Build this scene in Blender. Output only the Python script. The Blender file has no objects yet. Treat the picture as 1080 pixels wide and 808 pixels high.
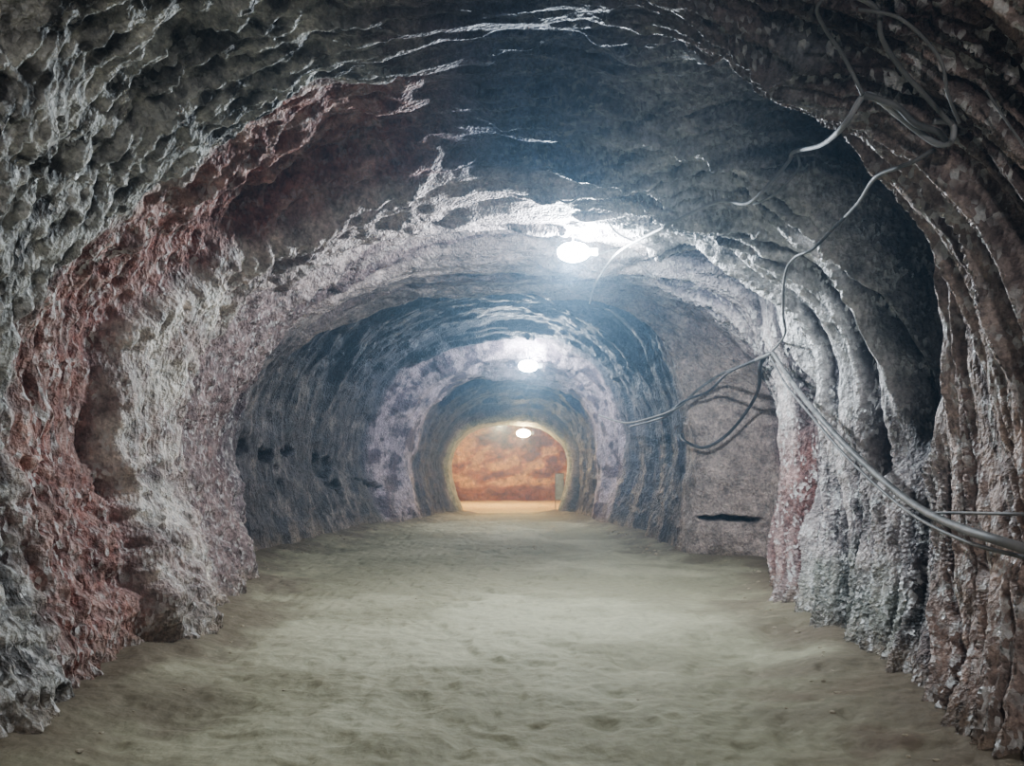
import bpy, math, random
import numpy as np
from mathutils import Vector
from mathutils.bvhtree import BVHTree
random.seed(4); np.random.seed(4)
sc = bpy.context.scene
try: sc.view_settings.look = 'AgX - Medium High Contrast'
except Exception as ex: print(ex)
F = 780.0; CAMH = 1.5; HX, HY = 540.0, 500.0

# ------------------------------------------------------------ noise
def _h(ix, iy, iz, seed):
    n = (ix*374761393 + iy*668265263 + iz*2147483647 + seed*1274126177) & 0xffffffff
    n = ((n ^ (n >> 13)) * 1274126177) & 0xffffffff
    n = ((n ^ (n >> 16)) * 2246822519) & 0xffffffff
    return ((n ^ (n >> 15)) & 0xffff) / 65535.0
def vn(x, y, z, seed=0):
    x, y, z = np.broadcast_arrays(x, y, z)
    fx, fy, fz = np.floor(x), np.floor(y), np.floor(z)
    ix, iy, iz = fx.astype(np.int64), fy.astype(np.int64), fz.astype(np.int64)
    tx, ty, tz = x-fx, y-fy, z-fz
    s = lambda t: t*t*t*(t*(t*6-15)+10)
    tx, ty, tz = s(tx), s(ty), s(tz)
    r = 0
    for dx in (0, 1):
        wx = tx if dx else 1-tx
        for dy in (0, 1):
            wy = ty if dy else 1-ty
            for dz in (0, 1):
                wz = tz if dz else 1-tz
                r = r + wx*wy*wz*_h(ix+dx, iy+dy, iz+dz, seed)
    return r*2-1
def fbm(x, y, z, o=4, seed=0, g=0.5):
    r = 0; a = 1; t = 0
    for i in range(o):
        r = r + a*vn(x, y, z, seed+i*17); t += a
        x, y, z, a = x*2.03+3.1, y*2.03+1.7, z*2.03+5.3, a*g
    return r/t
def ridge(x, y, z, o=3, seed=0, g=0.5):
    r = 0; a = 1; t = 0
    for i in range(o):
        r = r + a*(1-2*np.abs(vn(x, y, z, seed+i*31))); t += a
        x, y, z, a = x*2.03+3.1, y*2.03+1.7, z*2.03+5.3, a*g
    return r/t
def ss(a, b, x):
    t = np.clip((x-a)/(b-a), 0, 1); return t*t*(3-2*t)
def bell(x, a, b, f):
    return ss(a-f, a+f, x)*(1-ss(b-f, b+f, x))

# ------------------------------------------------------------ tunnel profile stations
#        y    aL   aR   top  k
ST = [(-6.0, 3.0, 2.8, 4.6, .14), (3.0, 2.95, 2.75, 4.6, .14), (4.0, 3.0, 2.85, 4.6, .14),
      (5.0, 3.2, 3.05, 4.62, .13), (6.0, 3.40, 3.25, 4.65, .13), (6.5, 3.4, 3.3, 4.6, .12), (8.0, 3.55, 3.45, 4.5, .10),
      (9.4, 3.72, 3.7, 4.5, .08), (10.3, 3.75, 4.0, 4.5, .06), (11.0, 4.35, 4.25, 4.55, .05), (12.3, 4.65, 4.3, 4.6, .05),
      (13.0, 4.7, 3.25, 4.65, .05), (13.6, 4.7, 3.2, 5.3, .06), (16.0, 4.7, 3.4, 5.5, .08), (20.0, 4.5, 3.4, 5.5, .10),
      (21.4, 4.05, 3.2, 5.3, .12), (22.0, 3.7, 3.05, 5.0, .12), (23.0, 3.15, 2.85, 4.65, .12), (24.0, 3.1, 2.75, 4.6, .12),
      (27.0, 2.75, 2.45, 4.15, .12), (27.7, 2.35, 2.1, 3.5, .2), (28.4, 2.3, 2.05, 3.4, .2),
      (29.6, 4.4, 4.3, 4.8, .1), (44.0, 4.6, 4.6, 4.8, .1)]
ST = np.array(ST)
ys = np.concatenate([np.linspace(-6, 2.4, 70)[:-1], np.geomspace(2.4, 29.6, 940), np.linspace(29.8, 43.9, 60)])
NT = 680
t = np.linspace(0, 1, NT)
Y, T = np.meshgrid(ys, t, indexing='ij')
aL, aR, top, kk = [np.interp(Y, ST[:, 0], ST[:, i]) for i in (1, 2, 3, 4)]
aL = aL + 0.10*vn(Y*0.9, 3.3, 0.2, 5); aR = aR + 0.10*vn(Y*0.8, 8.3, 0.2, 6)
zc = 1.7
LOW = 0.19
side = np.where(T < .5, -1, 1)
tt = np.where(T < .5, T, 1-T)
low = tt < LOW
zl = -0.4 + (zc+0.4)*(tt/LOW)
th = (tt-LOW)/(0.5-LOW)*math.pi/2
a = np.where(T < .5, aL, aR)
n = 2.35
xl = a*(1-kk*np.clip(1-zl/zc, 0, 1.2)**1.5)
xu = a*np.clip(np.cos(th), 0, 1)**(2/n)
zu = zc+(top-zc)*np.clip(np.sin(th), 0, 1)**(2/n)
X = side*np.where(low, xl, xu)
Z = np.where(low, zl, zu)
P = np.stack([X, Y, Z], -1)
S = np.where(T < .5, -1, 1)*(0.5-tt)*14
def normals(P):
    du = np.gradient(P, axis=0); dv = np.gradient(P, axis=1)
    nn = np.cross(du, dv); nn /= (np.linalg.norm(nn, axis=-1, keepdims=True)+1e-9)
    return nn
N = normals(P)
C = np.stack([0*X, Y, 0*X+2.0], -1)
sg = np.sign(((C-P)*N).sum(-1))
sgm = np.where(np.median(sg) > 0, 1, -1)
N = N*sgm
x, y, z = X, Y, Z
right = ss(0.3, 1.6, x); left = ss(0.3, 1.6, -x)
ceil = ss(3.2, 4.2, z)
near = 1-ss(9.5, 12, y)
# --- base undulation
w1 = fbm(x*.5, y*.5, z*.5, 3, 11)
D = 0.20*w1 + 0.06*ridge(x*1.1+w1, y*1.1, z*1.1, 4, 20)*(1-.5*right*near)
# shell-like plates broken off the roof, running round the section
q = fbm(S*.30+.5*w1, y*1.5+.10*S, z*.15, 4, 40)*5
fq = np.floor(q); fr = q-fq
D += (0.10*(fq+ss(.7, 1, fr)))*(0.3+0.7*ceil)*0.7
q2 = fbm(S*.9+.5*w1, y*3.2, z*.3, 3, 47)*4
f2 = np.floor(q2)
D += .035*(f2+ss(.8, 1, q2-f2))*(.3+.7*ceil)
# cutter flutes, right wall
S2 = np.where(S > 0, S, 0)
lean = 0.30*S2 + .12*np.sin(S2*.9)
uw = y + lean + 0.22*fbm(y*.6, S*.4, 2.2, 2, 60)
uu = uw
fl = ridge(uu*3.2, S*.20, 1.3, 2, 70, .5)
fl2 = ridge(uu*8.0, S*.34, 4.3, 2, 75, .55)
fl3 = ridge(uu*19.0, S*.6, 6.3, 2, 77, .55)
wfl = right*near
D += wfl*(0.16*fl+0.10*fl2+.038*fl3)
ul = y + 0.10*np.minimum(S, 0) + 0.22*fbm(y*.6, S*.4, 2.2, 2, 60)
fll = ridge(ul*2.4, S*.35, 1.3, 3, 80, .55)
fll2 = ridge(ul*7, S*3.2, 9.3, 3, 85, .6)
wl = left*near
D += wl*(0.06*fll+0.035*fll2)
# angular spalling on the left wall
qa = (fbm(ul*2.6, S*2.2+ul, 5.5, 3, 160)*5)
fa = np.floor(qa)
D += wl*.030*(fa+ss(.75, 1, qa-fa))
# pick marks in slanting rows
pk = vn(y*15+S*2.0, S*8-y*2.0, 3.3, 90)
D += (0.010+.022*left)*pk*(1-ss(9, 14, y))*(1-.6*ceil) + 0.02*fbm(x*6, y*6, z*6, 3, 95)*(1-.5*wfl)
# --- specific forms
niche = bell(y+0.15*(z-3), 5.0, 6.3, .2)*right*bell(z, 1.6, 4.3, .3)
D -= 0.50*niche
nich2 = bell(y, 8.2, 9.8, .3)*bell(x, 1.9, 3.3, .25)*ss(3.0, 3.8, z)
D -= 0.40*nich2
nich3 = bell(y+lean*.4-1.2, 7.3, 7.8, .15)*right*bell(z, .9, 2.6, .3)
D -= .22*nich3
jag = 0.30*fbm(S*1.2, y*.5, 1.1, 4, 99)
yl = y + jag - 1.1*ss(2.2, 4.2, z)
groove = bell(yl, 5.35, 6.0, .2)*left
D -= 0.09*groove
D += 0.22*bell(yl, 6.12, 7.3, .09)*left
D -= 0.16*bell(y+jag, 9.2, 10.2, .3)*ceil
D += 0.18*bell(y+1.5*jag, 7.0, 8.2, .08)*ceil
D = np.where(Y > 27, D*0.45, D)
hole = 0*D
jg2 = fbm(y*2.2, z*2.5, 0*z+.5, 3, 151)
for (hy, hz, ry, rz) in ((12.6, 2.0, .5, .16), (15.6, 1.95, .6, .09), (18.3, 1.75, .9, .32), (19.2, 1.2, .5, .15), (14.4, 1.7, .3, .3), (21, 1.3, .3, .1)):
    e_ = 1-(((y-hy+.7*jg2)/ry)**2+((z-hz-.35*jg2)/rz)**2)
    hole = np.maximum(hole, ss(-.2, .5, e_)*left)
D -= 0.20*hole
P2 = P + N*D[..., None]
jx = fbm(X*5, Z*3, 0*X+.3, 3, 152)
slit = ss(0, .6, 1-(((X-3.72)/.46)**4+((Z-.73+.05*(X-3.7)-.07*jx)/(.055+.03*jx))**2))*bell(Y, 12.1, 13.3, .1)
P2[..., 1] += 0.35*slit

# --------------------------------------------- albedo
def col(r, g, b): return np.array([(c/255)**2.2 for c in (r, g, b)])
def mix(c, d, f): return c*(1-f[..., None])+d*f[..., None]
m0 = fbm(x*.7, y*.7, z*.7, 5, 120); m1 = fbm(x*2.5, y*2.5, z*2.5, 4, 130)
band = fbm(S*.35, y*3.0+.3*S, .3*z, 4, 135)
A = np.zeros(P.shape)+col(140, 126, 127)
A = mix(A, col(92, 78, 79), ss(-.1, .35, m0))
A = mix(A, col(174, 162, 160), ss(.0, .4, m1)*.5)
A = mix(A, col(82, 70, 74), ss(.05, .4, band)*.5)
# blue veiling haze painted into the roof rock colour
A = mix(A, col(78, 92, 122)*(1+0*m0[..., None]), ceil*ss(-2.2, -.2, x)*near*np.clip(.85+.35*m0, 0, 1))
A = mix(A, col(104, 86, 88), ceil*bell(x, -3.2, -.4, .5)*(1-ss(6.4, 7.2, yl)))
# left near wall: grey crust
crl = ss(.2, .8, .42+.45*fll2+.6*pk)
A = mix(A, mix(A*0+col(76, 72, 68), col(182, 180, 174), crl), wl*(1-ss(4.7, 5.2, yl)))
red = bell(yl, 4.75, 6.1, .18)*ss(-.1, .8, left)
A = mix(A, mix(A*0+col(132, 80, 67), col(180, 146, 135), ss(.1, .95, fll2*.5+.35+pk*.5)), red*.86)
A = mix(A, col(112, 60, 49), groove*.55*ss(-.3, .3, m0))
pale = bell(yl, 6.10, 8.0, .05)*ss(.2, 1, left)
A = mix(A, mix(A*0+col(164, 147, 140), col(228, 219, 209), ss(-.4, .5, m1+.3*pk)), pale*.9)
A = mix(A, col(150, 126, 120), bell(yl, 8.0, 9.8, .2)*left*.6)
A = mix(A, mix(A*0+col(178, 163, 160), col(110, 93, 94), ss(0, .35, band)), bell(y+jag, 7.2, 13.4, .12)*ceil*ss(2.4, 1.2, x)*.85)
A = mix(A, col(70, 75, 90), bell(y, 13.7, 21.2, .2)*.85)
A = mix(A, mix(A*0+col(80, 77, 82), col(134, 126, 125), ss(0, .4, m1)), bell(y, 11.2, 21, .3)*left*(1-ceil)*.85)  # shade of the left recess painted in as darker rock
A = mix(A, mix(A*0+col(174, 160, 172), col(92, 78, 92), ss(-.05, .2, m1)), bell(y, 21.2, 23.6, .2)*.92)
A = mix(A, col(40, 48, 78), bell(y, 23.7, 27.3, .2)*.96)  # dim stretch before the portal: shade painted as dark blue albedo
A = mix(A, col(172, 176, 148), bell(y, 27.5, 28.8, .12)*.8)
A = mix(A, mix(A*0+col(182, 132, 82), col(208, 168, 112), ss(-.2, .4, m1)), ss(28.8, 29.2, y))
# right wall
rw = wfl*(1-.4*ceil)
crr = ss(.22, .85, .30*fl+.60*fl2+.45*fl3+.14)  # white salt crests; shade in the valleys between them painted dark
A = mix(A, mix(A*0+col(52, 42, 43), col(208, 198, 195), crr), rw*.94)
A = mix(A, col(148, 98, 88), right*bell(y+jag, 8.2, 12.0, .4)*(1-ss(1.6, 2.4, z))*.55)
A = mix(A, col(178, 162, 154), right*bell(y+jag, 12.1, 13.6, .2)*(1-ceil)*.85)
A = mix(A, mix(A*0+col(76, 80, 74), col(168, 171, 160), crr), right*bell(y+jag, 5.2, 7.6, .3)*(1-ss(.4, .9, z+.4*m1))*.85)
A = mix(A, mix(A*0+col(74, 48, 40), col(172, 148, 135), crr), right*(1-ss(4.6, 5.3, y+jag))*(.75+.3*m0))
A = mix(A, col(74, 58, 52), right*ss(3.2, 4.0, z)*(1-ss(4.6, 5.5, y))*.6)
wh = right*bell(y, 6.3, 8.3, .3)*bell(z, 2.2, 4.6, .4)  # white salt ridges, lamplight on them painted into the albedo
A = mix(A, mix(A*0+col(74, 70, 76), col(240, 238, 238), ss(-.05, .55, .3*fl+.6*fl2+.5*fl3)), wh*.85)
A = mix(A, col(28, 25, 30), np.clip(niche*1.2, 0, 1)*.9)  # shade inside the niches painted as near-black, on top of carved depth
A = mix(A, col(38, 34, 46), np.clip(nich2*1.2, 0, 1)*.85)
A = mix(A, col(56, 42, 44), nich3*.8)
vein = ss(.55, .92, ridge((y+x*.35)*1.5+.5*m0, S*.45, z*.2, 3, 140))*ss(3.3, 3.9, z)*near*ss(.2, 1.6, x)
vein2 = ss(.88, .99, ridge(S*.3, y*.9+.6*m0, z*.2, 3, 145))*ceil*near*.35
vein = np.clip(vein*.9+vein2, 0, 1)
A = mix(A, col(215, 220, 228), vein*.7)
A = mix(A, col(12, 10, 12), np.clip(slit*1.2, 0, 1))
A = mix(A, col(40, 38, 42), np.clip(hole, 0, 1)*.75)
A = mix(A, col(134, 120, 103), (1-ss(.0, .38, z+.25*m1))*.75*(y < 28))
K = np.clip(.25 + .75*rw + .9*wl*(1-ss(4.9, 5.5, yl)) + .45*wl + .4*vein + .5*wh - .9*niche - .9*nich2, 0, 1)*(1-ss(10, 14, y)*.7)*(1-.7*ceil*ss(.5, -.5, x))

def make_grid(name, Pg, Ag, Kg, UVg, flip, mat):
    nu, nv = Pg.shape[:2]
    idx = np.arange(nu*nv).reshape(nu, nv)
    q = np.stack([idx[:-1, :-1], idx[1:, :-1], idx[1:, 1:], idx[:-1, 1:]], -1).reshape(-1, 4)
    if flip: q = q[:, ::-1]
    me = bpy.data.meshes.new(name)
    me.vertices.add(nu*nv); me.vertices.foreach_set('co', Pg.reshape(-1).astype(np.float32))
    me.loops.add(len(q)*4); me.loops.foreach_set('vertex_index', q.reshape(-1).astype(np.int32))
    me.polygons.add(len(q)); me.polygons.foreach_set('loop_start', np.arange(0, len(q)*4, 4, dtype=np.int32))
    me.update(calc_edges=True); me.validate()
    me.polygons.foreach_set('use_smooth', np.ones(len(me.polygons), dtype=bool))
    ca = me.attributes.new('rock_col', 'FLOAT_COLOR', 'POINT')
    c4 = np.ones((nu*nv, 4), np.float32); c4[:, :3] = np.clip(Ag, 0, 1).reshape(-1, 3)
    ca.data.foreach_set('color', c4.reshape(-1))
    if Kg is not None:
        ka = me.attributes.new('crystal', 'FLOAT', 'POINT'); ka.data.foreach_set('value', Kg.reshape(-1).astype(np.float32))
        ua = me.attributes.new('wallco', 'FLOAT_VECTOR', 'POINT'); ua.data.foreach_set('vector', UVg.reshape(-1).astype(np.float32))
    ob = bpy.data.objects.new(name, me); sc.collection.objects.link(ob)
    me.materials.append(mat)
    return ob

# ------------------------------------------------------------ materials
def newmat(name):
    m = bpy.data.materials.new(name); m.use_nodes = True
    nt = m.node_tree; nt.nodes.clear()
    o = nt.nodes.new('ShaderNodeOutputMaterial'); b = nt.nodes.new('ShaderNodeBsdfPrincipled')
    nt.links.new(b.outputs[0], o.inputs[0])
    return m, nt, b
def rock_mat():
    m, nt, b = newmat('salt_rock'); L = nt.links.new; N_ = nt.nodes.new
    at = N_('ShaderNodeAttribute'); at.attribute_name = 'rock_col'
    ak = N_('ShaderNodeAttribute'); ak.attribute_name = 'crystal'
    aw = N_('ShaderNodeAttribute'); aw.attribute_name = 'wallco'
    tc = N_('ShaderNodeTexCoord')
    def noise(vec, scale, detail=6, rough=.6, mp=None):
        n_ = N_('ShaderNodeTexNoise'); n_.inputs['Scale'].default_value = scale
        n_.inputs['Detail'].default_value = detail; n_.inputs['Roughness'].default_value = rough
        if mp:
            mm = N_('ShaderNodeMapping'); mm.inputs['Scale'].default_value = mp; L(vec, mm.inputs[0]); vec = mm.outputs[0]
        L(vec, n_.inputs['Vector']); return n_.outputs['Fac']
    def vor(vec, mp):
        mm = N_('ShaderNodeMapping'); mm.inputs['Scale'].default_value = mp; L(vec, mm.inputs[0])
        v_ = N_('ShaderNodeTexVoronoi'); v_.inputs['Scale'].default_value = 1; L(mm.outputs[0], v_.inputs['Vector'])
        return v_.outputs['Distance'], v_.outputs['Color']
    def ramp(f, a_, b_, c0=0, c1=1):
        r = N_('ShaderNodeMapRange'); r.inputs['From Min'].default_value = a_; r.inputs['From Max'].default_value = b_
        r.inputs['To Min'].default_value = c0; r.inputs['To Max'].default_value = c1; L(f, r.inputs['Value']); return r.outputs[0]
    def math_(op, a_, b_):
        r = N_('ShaderNodeMath'); r.operation = op
        for i, v in enumerate((a_, b_)):
            if isinstance(v, (int, float)): r.inputs[i].default_value = v
            else: L(v, r.inputs[i])
        return r.outputs[0]
    n1 = noise(tc.outputs['Object'], 3.5, 6, .70)
    n2 = noise(aw.outputs['Vector'], 1.0, 2, .62, (13, 4.0, 1))
    vd2, vc2 = vor(tc.outputs['Object'], (36, 36, 20))
    n4 = noise(tc.outputs['Object'], 20, 2, .7)
    sepd = N_('ShaderNodeSeparateColor'); L(vc2, sepd.inputs[0])
    mul = N_('ShaderNodeMix'); mul.data_type = 'RGBA'; mul.blend_type = 'MULTIPLY'; mul.inputs[0].default_value = 1
    g = ramp(n1, .3, .7, .40, 1.5)
    g = math_('MULTIPLY', g, ramp(n4, .3, .7, .65, 1.35))
    g = math_('MULTIPLY', g, ramp(sepd.outputs[1], 0, 1, .86, 1.14))
    cmb = N_('ShaderNodeCombineColor')
    for i in range(3): L(g, cmb.inputs[i])
    L(at.outputs['Color'], mul.inputs[6]); L(cmb.outputs[0], mul.inputs[7])
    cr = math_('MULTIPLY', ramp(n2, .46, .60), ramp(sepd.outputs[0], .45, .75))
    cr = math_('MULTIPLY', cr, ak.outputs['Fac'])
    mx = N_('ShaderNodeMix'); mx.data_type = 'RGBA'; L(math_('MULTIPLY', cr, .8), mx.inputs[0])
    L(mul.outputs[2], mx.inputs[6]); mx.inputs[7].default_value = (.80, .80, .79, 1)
    L(mx.outputs[2], b.inputs['Base Color'])
    rr = math_('SUBTRACT', ramp(n1, .3, .7, .66, .48), math_('MULTIPLY', cr, .30))
    L(rr, b.inputs['Roughness'])
    h = math_('ADD', math_('MULTIPLY', n1, .55), math_('MULTIPLY', n2, .32))
    h = math_('ADD', h, math_('MULTIPLY', n4, .18))
    h = math_('ADD', h, math_('MULTIPLY', vd2, .10))
    bp = N_('ShaderNodeBump'); bp.inputs['Strength'].default_value = 1.0; bp.inputs['Distance'].default_value = .16
    L(h, bp.inputs['Height']); L(bp.outputs[0], b.inputs['Normal'])
    return m
rock = rock_mat()
def simple(name, c, rough=.6, metal=0, nscale=20, var=.3, emis=None, es=0):
    m, nt, b = newmat(name)
    tc = nt.nodes.new('ShaderNodeTexCoord'); n_ = nt.nodes.new('ShaderNodeTexNoise'); n_.inputs['Scale'].default_value = nscale
    nt.links.new(tc.outputs['Object'], n_.inputs['Vector'])
    r = nt.nodes.new('ShaderNodeValToRGB')
    r.color_ramp.elements[0].position = .3; r.color_ramp.elements[1].position = .7
    r.color_ramp.elements[0].color = tuple(v*(1-var) for v in c)+(1,); r.color_ramp.elements[1].color = tuple(min(1, v*(1+var)) for v in c)+(1,)
    nt.links.new(n_.outputs['Fac'], r.inputs[0]); nt.links.new(r.outputs[0], b.inputs['Base Color'])
    b.inputs['Roughness'].default_value = rough; b.inputs['Metallic'].default_value = metal
    if emis: b.inputs['Emission Color'].default_value = emis+(1,); b.inputs['Emission Strength'].default_value = es
    return m

UV = np.stack([np.where(S > 0, uw, ul), S, 0*S], -1)
s1 = int(NT*.27); s2 = int(NT*.73)
flip = sgm < 0
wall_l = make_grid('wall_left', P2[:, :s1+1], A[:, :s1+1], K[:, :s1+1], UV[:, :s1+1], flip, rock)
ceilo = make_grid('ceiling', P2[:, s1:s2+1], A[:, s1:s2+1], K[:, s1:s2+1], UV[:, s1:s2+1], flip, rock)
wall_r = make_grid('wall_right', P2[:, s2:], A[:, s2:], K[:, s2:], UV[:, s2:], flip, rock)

def endwall(name, yy, sgn, warm):
    gx, gz = np.meshgrid(np.linspace(-5.2, 5.2, 200), np.linspace(-.4, 5.4, 130), indexing='ij')
    d = .5*fbm(gx*.5, gz*.5, 3.0, 3, 201) + .4*ridge(gx*.8, gz*.9, 1.0, 4, 210)
    bk = gz + .22*fbm(gx*.9, 0*gx, 0*gx, 3, 3)
    d = d + .45*(1-ss(.5, 1.0, bk))*warm
    Pg = np.stack([gx, yy - sgn*d, gz], -1)
    mm = fbm(gx*.9+.4*gz, gz*1.8-.5*gx, 2.0, 5, 220)
    c = np.zeros(Pg.shape)+col(176, 126, 78)
    c = mix(c, col(222, 190, 134), ss(.02, .3, mm)); c = mix(c, col(128, 82, 52), ss(.02, .3, -mm))
    c = mix(c, col(132, 80, 50), (1-ss(.7, 1.0, bk))*.85)
    if not warm: c = np.zeros(Pg.shape)+col(110, 100, 98)
    return make_grid(name, Pg, c, 0*gx, np.stack([gx, gz, 0*gx], -1), sgn < 0, rock)
endwall('wall_end', 42.3, 1, 1); endwall('wall_back', -5.6, -1, 0)

# ------------------------------------------------------------ floor
fy = np.concatenate([np.linspace(-6, 2.4, 50)[:-1], np.geomspace(2.4, 30, 700), np.linspace(30.2, 43.9, 40)])
fx = np.linspace(-5.0, 5.0, 460)
FY, FX = np.meshgrid(fy, fx, indexing='ij')
fl_l = -np.interp(FY, ST[:, 0], ST[:, 1]*(1-ST[:, 4])); fl_r = np.interp(FY, ST[:, 0], ST[:, 2]*(1-ST[:, 4]))
edge = np.minimum(FX-fl_l, fl_r-FX)
H = .040*fbm(FX*.8, FY*.8, 0*FX, 3, 301) + .026*fbm(FX*3.0, FY*3.4, 0*FX, 3, 305)
dent = ss(.25, .8, vn(FX*4.6+.8*FY, FY*3.6, 2.2, 310))
H -= .026*dent*ss(1.9, .6, np.abs(FX+.1))
H -= .018*ss(.3, .8, vn(FX*7, FY*5.0, 5.2, 311))
H += .12*(1-ss(-.1, .85, edge+.3*fbm(FX, FY, 0*FX, 2, 308)))
H += .008*fbm(FX*11, FY*11, 0*FX, 2, 320)
f0 = fbm(FX*.5, FY*.5, 0*FX, 4, 330); f1 = fbm(FX*2, FY*2, 0*FX, 4, 335)
FA = np.zeros(FX.shape+(3,))+col(154, 151, 126)
FA = mix(FA, col(182, 180, 154), ss(-.1, .4, f0+.3*f1))
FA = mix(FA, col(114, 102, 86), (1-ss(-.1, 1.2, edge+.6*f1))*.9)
FA = mix(FA, col(108, 88, 72), ss(.0, .5, f1)*ss(1.2, 2.0, FX)*(1-ss(4.6, 5.6, FY))*.8)
FA = mix(FA, col(225, 220, 180), ss(28.0, 29.0, FY)*.8)  # lamplit floor past the portal, painted as a brighter colour
def floor_mat():
    m, nt, b = newmat('salt_dust_floor'); L = nt.links.new; N_ = nt.nodes.new
    tc = N_('ShaderNodeTexCoord'); at = N_('ShaderNodeAttribute'); at.attribute_name = 'rock_col'
    def noise(s, d=6, r=.6):
        n_ = N_('ShaderNodeTexNoise'); n_.inputs['Scale'].default_value = s; n_.inputs['Detail'].default_value = d
        n_.inputs['Roughness'].default_value = r; L(tc.outputs['Object'], n_.inputs['Vector']); return n_.outputs['Fac']
    a2 = noise(14, 4, .65); a3 = noise(4, 3, .6)
    r2 = N_('ShaderNodeValToRGB'); e = r2.color_ramp.elements
    e[0].position = .3; e[0].color = (.8, .79, .77, 1); e[1].position = .68; e[1].color = (1.06, 1.06, 1.06, 1)
    L(a2, r2.inputs[0])
    mx = N_('ShaderNodeMix'); mx.data_type = 'RGBA'; mx.blend_type = 'MULTIPLY'; mx.inputs[0].default_value = 1
    L(at.outputs['Color'], mx.inputs[6]); L(r2.outputs[0], mx.inputs[7])
    L(mx.outputs[2], b.inputs['Base Color']); b.inputs['Roughness'].default_value = .8
    ad = N_('ShaderNodeMath'); ad.operation = 'MULTIPLY_ADD'; L(a2, ad.inputs[0]); ad.inputs[1].default_value = .3; L(a3, ad.inputs[2])
    bp = N_('ShaderNodeBump'); bp.inputs['Strength'].default_value = .5; bp.inputs['Distance'].default_value = .07
    L(ad.outputs[0], bp.inputs['Height']); L(bp.outputs[0], b.inputs['Normal'])
    return m
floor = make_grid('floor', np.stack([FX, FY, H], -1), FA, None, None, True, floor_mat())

def shell_bvh():
    vs = []; fs = []; o = 0
    for ob in (wall_l, ceilo, wall_r, floor):
        me = ob.data; nv = len(me.vertices)
        co = np.empty(nv*3, np.float32); me.vertices.foreach_get('co', co)
        li = np.empty(len(me.loops), np.int32); me.loops.foreach_get('vertex_index', li)
        vs.append(co.reshape(-1, 3)); fs.append(li.reshape(-1, 4)+o); o += nv
    return BVHTree.FromPolygons(np.concatenate(vs).tolist(), np.concatenate(fs).tolist())
bvh = shell_bvh()
eye = Vector((0, 0, CAMH))
def survey(u, v):
    d = Vector(((u-HX)/F, 1, (HY-v)/F)); h = bvh.ray_cast(eye, d)
    return h[0].y if h[0] else 20.0
def world(u, v, d): return Vector(((u-HX)/F*d, d, CAMH+(HY-v)/F*d))

def tube(pts, r, seg=8):
    vs = []; fs = []
    n_ = len(pts)
    for i, p in enumerate(pts):
        tg = (pts[min(i+1, n_-1)]-pts[max(i-1, 0)]).normalized()
        up = Vector((0, 0, 1)) if abs(tg.z) < .9 else Vector((1, 0, 0))
        s_ = tg.cross(up).normalized(); u_ = s_.cross(tg)
        for k in range(seg):
            an = 2*math.pi*k/seg; vs.append(p+(s_*math.cos(an)+u_*math.sin(an))*r)
    for i in range(n_-1):
        for k in range(seg):
            fs.append((i*seg+k, i*seg+(k+1) % seg, (i+1)*seg+(k+1) % seg, (i+1)*seg+k))
    fs.append(tuple(range(seg))[::-1]); fs.append(tuple((n_-1)*seg+k for k in range(seg)))
    return vs, fs
def catmull(ps, n_=14):
    out = []
    for i in range(len(ps)-1):
        p0, p1, p2, p3 = ps[max(i-1, 0)], ps[i], ps[i+1], ps[min(i+2, len(ps)-1)]
        for k in range(n_):
            s = k/n_
            out.append(0.5*((2*p1)+(-p0+p2)*s+(2*p0-5*p1+4*p2-p3)*s*s+(-p0+3*p1-3*p2+p3)*s**3))
    out.append(ps[-1]); return out
def mesh_obj(name, vs, fs, mat, smooth=True, parent=None):
    me = bpy.data.meshes.new(name); me.from_pydata([tuple(v) for v in vs], [], fs); me.update()
    for p in me.polygons: p.use_smooth = smooth
    ob = bpy.data.objects.new(name, me); sc.collection.objects.link(ob); me.materials.append(mat)
    if parent: ob.parent = parent
    return ob
def wall_path(uv, off):
    # cable hangs clear of the rock: lower envelope of the wall distance, then smoothed over the same span
    c = catmull([np.array(p, float) for p in uv])
    ds = np.array([survey(*p) for p in c])
    k = 10
    pad = np.pad(ds, k, mode='edge'); mn = np.array([pad[i:i+2*k+1].min() for i in range(len(ds))])
    pad = np.pad(mn, k, mode='edge'); sm = np.array([pad[i:i+2*k+1].mean() for i in range(len(ds))])
    return [world(p[0], p[1], d-off) for p, d in zip(c, sm)]
cable_grey = simple('cable_sheath_grey', (.19, .185, .18), .55, nscale=6, var=.4)
cable_pale = simple('cable_sheath_lit', (.42, .42, .43), .6, nscale=6, var=.3)  # paler sheath colour stands in for lamplight on the cable
cable_dark = simple('cable_sheath_dark', (.06, .06, .065), .5, nscale=6, var=.4)
def cable(name, runs, mat):
    vs = []; fs = []
    for uv, r in runs:
        v, f = tube(wall_path(uv, .08), r); o = len(vs); vs += v; fs += [tuple(i+o for i in q_) for q_ in f]
    return mesh_obj(name, vs, fs, mat)
cable('power_cable', [([(815, 372), (832, 398), (856, 430), (900, 478), (950, 522), (990, 547), (1040, 566), (1120, 590)], .026),
                      ([(812, 376), (828, 404), (850, 432), (895, 484), (945, 530), (985, 556), (1030, 575), (1080, 588), (1120, 600)], .012),
                      ([(815, 372), (790, 383), (760, 395), (735, 412), (715, 430), (690, 440), (660, 446), (632, 438)], .024),
                      ([(985, 541), (1020, 541), (1060, 542), (1110, 543)], .009), ([(1040, 95), (1070, 140), (1100, 180)], .006)], cable_grey)
cable('hanging_cable', [([(812, 372), (802, 385), (800, 410), (786, 436), (765, 460), (742, 472), (722, 465), (718, 458)], .026),
                        ([(812, 374), (770, 392), (748, 412), (720, 424), (700, 440), (665, 450)], .02)], cable_dark)
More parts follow.
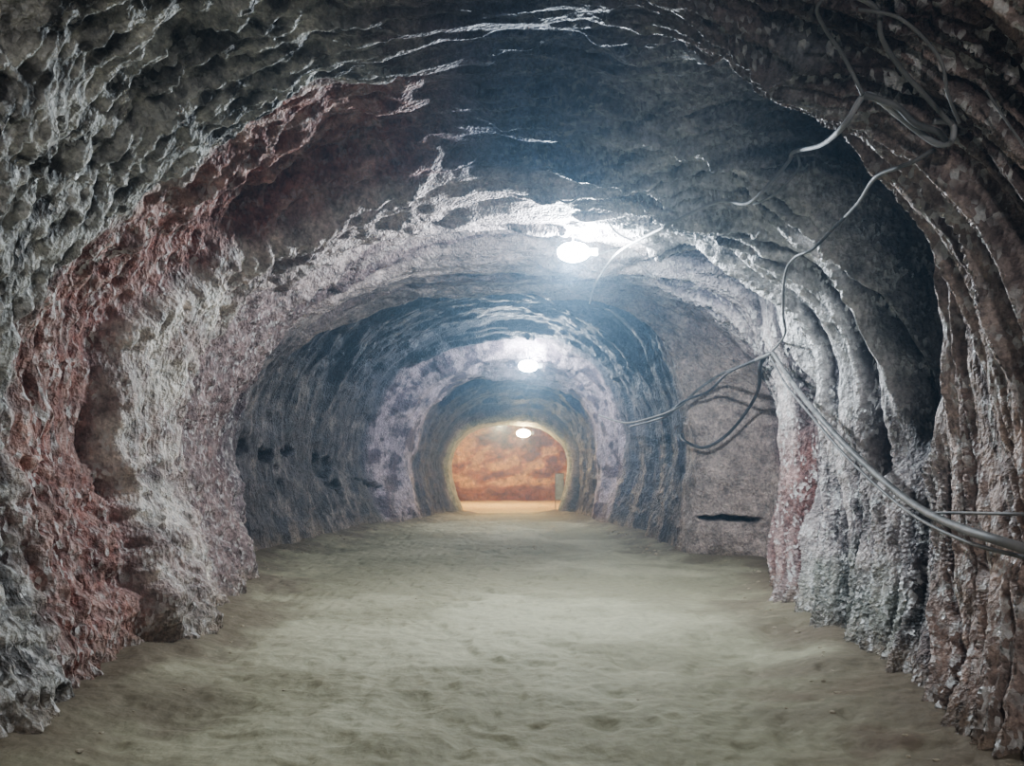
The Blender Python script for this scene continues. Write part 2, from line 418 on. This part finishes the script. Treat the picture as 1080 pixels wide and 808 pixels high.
cable('lighting_cable', [([(622, 320), (628, 300), (640, 280), (655, 264), (680, 250), (700, 240), (735, 222), (762, 212), (790, 214), (815, 190), (832, 170), (838, 160), (868, 152), (892, 130), (910, 102), (925, 104), (950, 124), (985, 150), (1003, 150), (1004, 130), (985, 128)], .016),
                         ([(840, 160), (842, 178), (818, 204), (795, 216)], .011),
                         ([(640, 232), (650, 245), (668, 254), (690, 262)], .011),
                         ([(588, 210), (600, 214), (612, 206)], .011),
                         ([(600, 262), (620, 270), (645, 264), (660, 262)], .011)], cable_pale)
cable('old_cable', [([(985, 158), (960, 172), (925, 186), (905, 214), (880, 240), (858, 262), (838, 272), (828, 290), (826, 330), (828, 352), (815, 370)], .013),
                    ([(910, 100), (890, 60), (870, 30), (862, 8), (880, -10)], .010),
                    ([(1004, 132), (975, 100), (950, 72), (930, 40), (925, 10), (900, -5)], .012),
                    ([(912, 100), (945, 112), (965, 130), (990, 140), (1000, 155)], .016),
                    ([(905, 10), (950, 20), (990, 60), (1000, 100), (1012, 130)], .008)], cable_grey)

# ------------------------------------------------------------ lamps
import bmesh
def box(cx, cy, cz, sx, sy, sz, bev=.15):
    bm = bmesh.new(); bmesh.ops.create_cube(bm, size=1)
    for v in bm.verts: v.co = Vector((cx+v.co.x*sx, cy+v.co.y*sy, cz+v.co.z*sz))
    bmesh.ops.bevel(bm, geom=bm.edges[:], offset=min(sx, sy, sz)*bev, segments=2, affect='EDGES')
    vs = [v.co.copy() for v in bm.verts]; bm.verts.index_update(); fs = [tuple(v.index for v in f.verts) for f in bm.faces]; bm.free()
    return vs, fs
def dome(cx, cy, cz, sx, sy, sz):
    bm = bmesh.new(); bmesh.ops.create_uvsphere(bm, u_segments=24, v_segments=14, radius=1)
    for v in bm.verts: v.co = Vector((cx+v.co.x*sx, cy+v.co.y*sy, cz+v.co.z*sz))
    vs = [v.co.copy() for v in bm.verts]; bm.verts.index_update(); fs = [tuple(v.index for v in f.verts) for f in bm.faces]; bm.free()
    return vs, fs
def joined(parts):
    vs = []; fs = []
    for v, f in parts: o = len(vs); vs += v; fs += [tuple(i+o for i in q_) for q_ in f]
    return vs, fs
housing_m = simple('lamp_housing_metal', (.45, .46, .48), .4, .6)
def bulkhead(loc, w, colr, power, es, rear=.5, gcol=None):
    p = loc
    e = bpy.data.objects.new('mine_lamp', None); sc.collection.objects.link(e); e.location = p
    gc = gcol or colr
    glass = simple('lamp_glass', gc, .3, emis=gc, es=es, var=.02)
    parts = [box(0, .07, 0.02, w*.7, .07, w*.30), box(w*.50, .03, .01, w*.26, .06, w*.20)]
    for i in range(5): parts.append(box(-w*.28+i*w*.56/4, .12, 0.02, .012, .05, w*.28))
    mesh_obj('housing', *joined(parts), housing_m, False, e)
    mesh_obj('glass_cover', *dome(0, .0, 0, w*.42, .10, w*.25), glass, True, e)
    up = bvh.ray_cast(Vector(p), Vector((0, 0, 1))); hgt = (up[0].z-p[2]+.01) if up[0] else .4
    mesh_obj('bracket', *joined([box(0, .09, hgt/2+w*.1, .022, .022, max(.03, hgt-w*.2)), box(0, .08, w*.2, w*.4, .03, .02)]), housing_m, False, e)
    for nm, yo, zo, pw in (('light_front', -.2, -.08, power), ('light_rear', .30, -.08, power*rear)):
        l = bpy.data.lights.new(nm, 'POINT'); l.energy = pw; l.color = colr; l.shadow_soft_size = .05
        lo = bpy.data.objects.new(nm, l); sc.collection.objects.link(lo); lo.parent = e; lo.location = (0, yo, zo)
    return e
cool = (.79, .90, 1.0)
bulkhead(world(605, 266, 8.6), .46, cool, 440, 220, .36)
bulkhead(world(557, 386, 21.6), .68, cool, 400, 220, .07)
bulkhead(world(552, 457, 28.3), .65, (1.0, .82, .46), 45, 60, 3.0, (1, .86, .6))
bulkhead(Vector((.3, -1.2, 3.9)), .42, (.97, .98, 1.0), 155, 30)  # unseen lamp added behind the camera to light the foreground
bulkhead(Vector((-.6, 36, 4.0)), .42, (1, .76, .40), 850, 30)

# ------------------------------------------------------------ framed panel beside portal
board_m = simple('weathered_panel', (.42, .46, .42), .5, .1, 4, .3); post_m = simple('post_steel', (.3, .3, .3), .5, .6)
e = bpy.data.objects.new('framed_panel', None); sc.collection.objects.link(e); e.location = (1.86, 29.0, 0); e.rotation_euler = (0, 0, .12)
mesh_obj('panel', *box(0, 0, 1.0, .30, .03, 1.0), board_m, False, e)
mesh_obj('frame', *joined([box(-.16, 0, .75, .03, .05, 1.6), box(.16, 0, .75, .03, .05, 1.6), box(0, 0, 1.52, .34, .05, .03), box(0, 0, .48, .34, .05, .03)]), post_m, False, e)

# ------------------------------------------------------------ rubble
def rubble():
    vs = []; fs = []
    from mathutils import noise as mn
    def stone(x_, y_, s_):
        bm = bmesh.new(); bmesh.ops.create_icosphere(bm, subdivisions=2, radius=1)
        o_ = Vector((random.random()*50, random.random()*50, 0)); sc_ = Vector((s_*random.uniform(.8, 1.4), s_*random.uniform(.7, 1.1), s_*random.uniform(.4, .7)))
        for v in bm.verts:
            k = 1+.45*mn.noise(v.co*1.3+o_); v.co = Vector((v.co.x*sc_.x, v.co.y*sc_.y, v.co.z*sc_.z))*k
        h = bvh.ray_cast(Vector((x_, y_, 1.0)), Vector((0, 0, -1))); z_ = h[0].z if h[0] else 0
        if z_ > .3: bm.free(); return
        o = len(vs); bm.verts.index_update()
        for v in bm.verts: vs.append(v.co+Vector((x_, y_, z_+sc_.z*.2)))
        for f in bm.faces: fs.append(tuple(i.index+o for i in f.verts))
        bm.free()
    for i in range(110):
        y_ = random.uniform(3.4, 20); sd = random.choice((-1, 1))
        a_ = np.interp(y_, ST[:, 0], ST[:, 1 if sd < 0 else 2]*(1-ST[:, 4]))
        stone(sd*(a_-.3-abs(random.gauss(.0, .15))), y_, random.choice((.01, .015, .02, .03)))
    for i in range(40): stone(random.uniform(-2.4, 2.4), random.uniform(4, 20), random.uniform(.006, .014))
    for i in range(6): stone(random.uniform(-.1, .6), random.uniform(14.5, 15.3), random.uniform(.02, .04))
    return vs, fs
vs, fs = rubble()
mesh_obj('rock_rubble', vs, fs, simple('rubble_rock', tuple(col(176, 166, 146)), .8, 0, 15, .25), False)

# ------------------------------------------------------------ world with dusty air, camera
w = bpy.data.worlds.new('mine_air'); sc.world = w; w.use_nodes = True
nt = w.node_tree
nt.nodes['Background'].inputs[0].default_value = (.02, .025, .035, 1)
vsn = nt.nodes.new('ShaderNodeVolumeScatter'); vsn.inputs['Color'].default_value = (.48, .73, 1, 1)
vsn.inputs['Density'].default_value = .012; vsn.inputs['Anisotropy'].default_value = .6
nt.links.new(vsn.outputs[0], nt.nodes['World Output'].inputs['Volume'])
cam = bpy.data.cameras.new('camera'); co = bpy.data.objects.new('camera', cam); sc.collection.objects.link(co)
co.location = eye; co.rotation_euler = (math.pi/2, 0, 0)
cam.sensor_fit = 'HORIZONTAL'; cam.sensor_width = 36; cam.lens = 26; cam.shift_y = 96/1080; cam.clip_start = .05
sc.camera = co
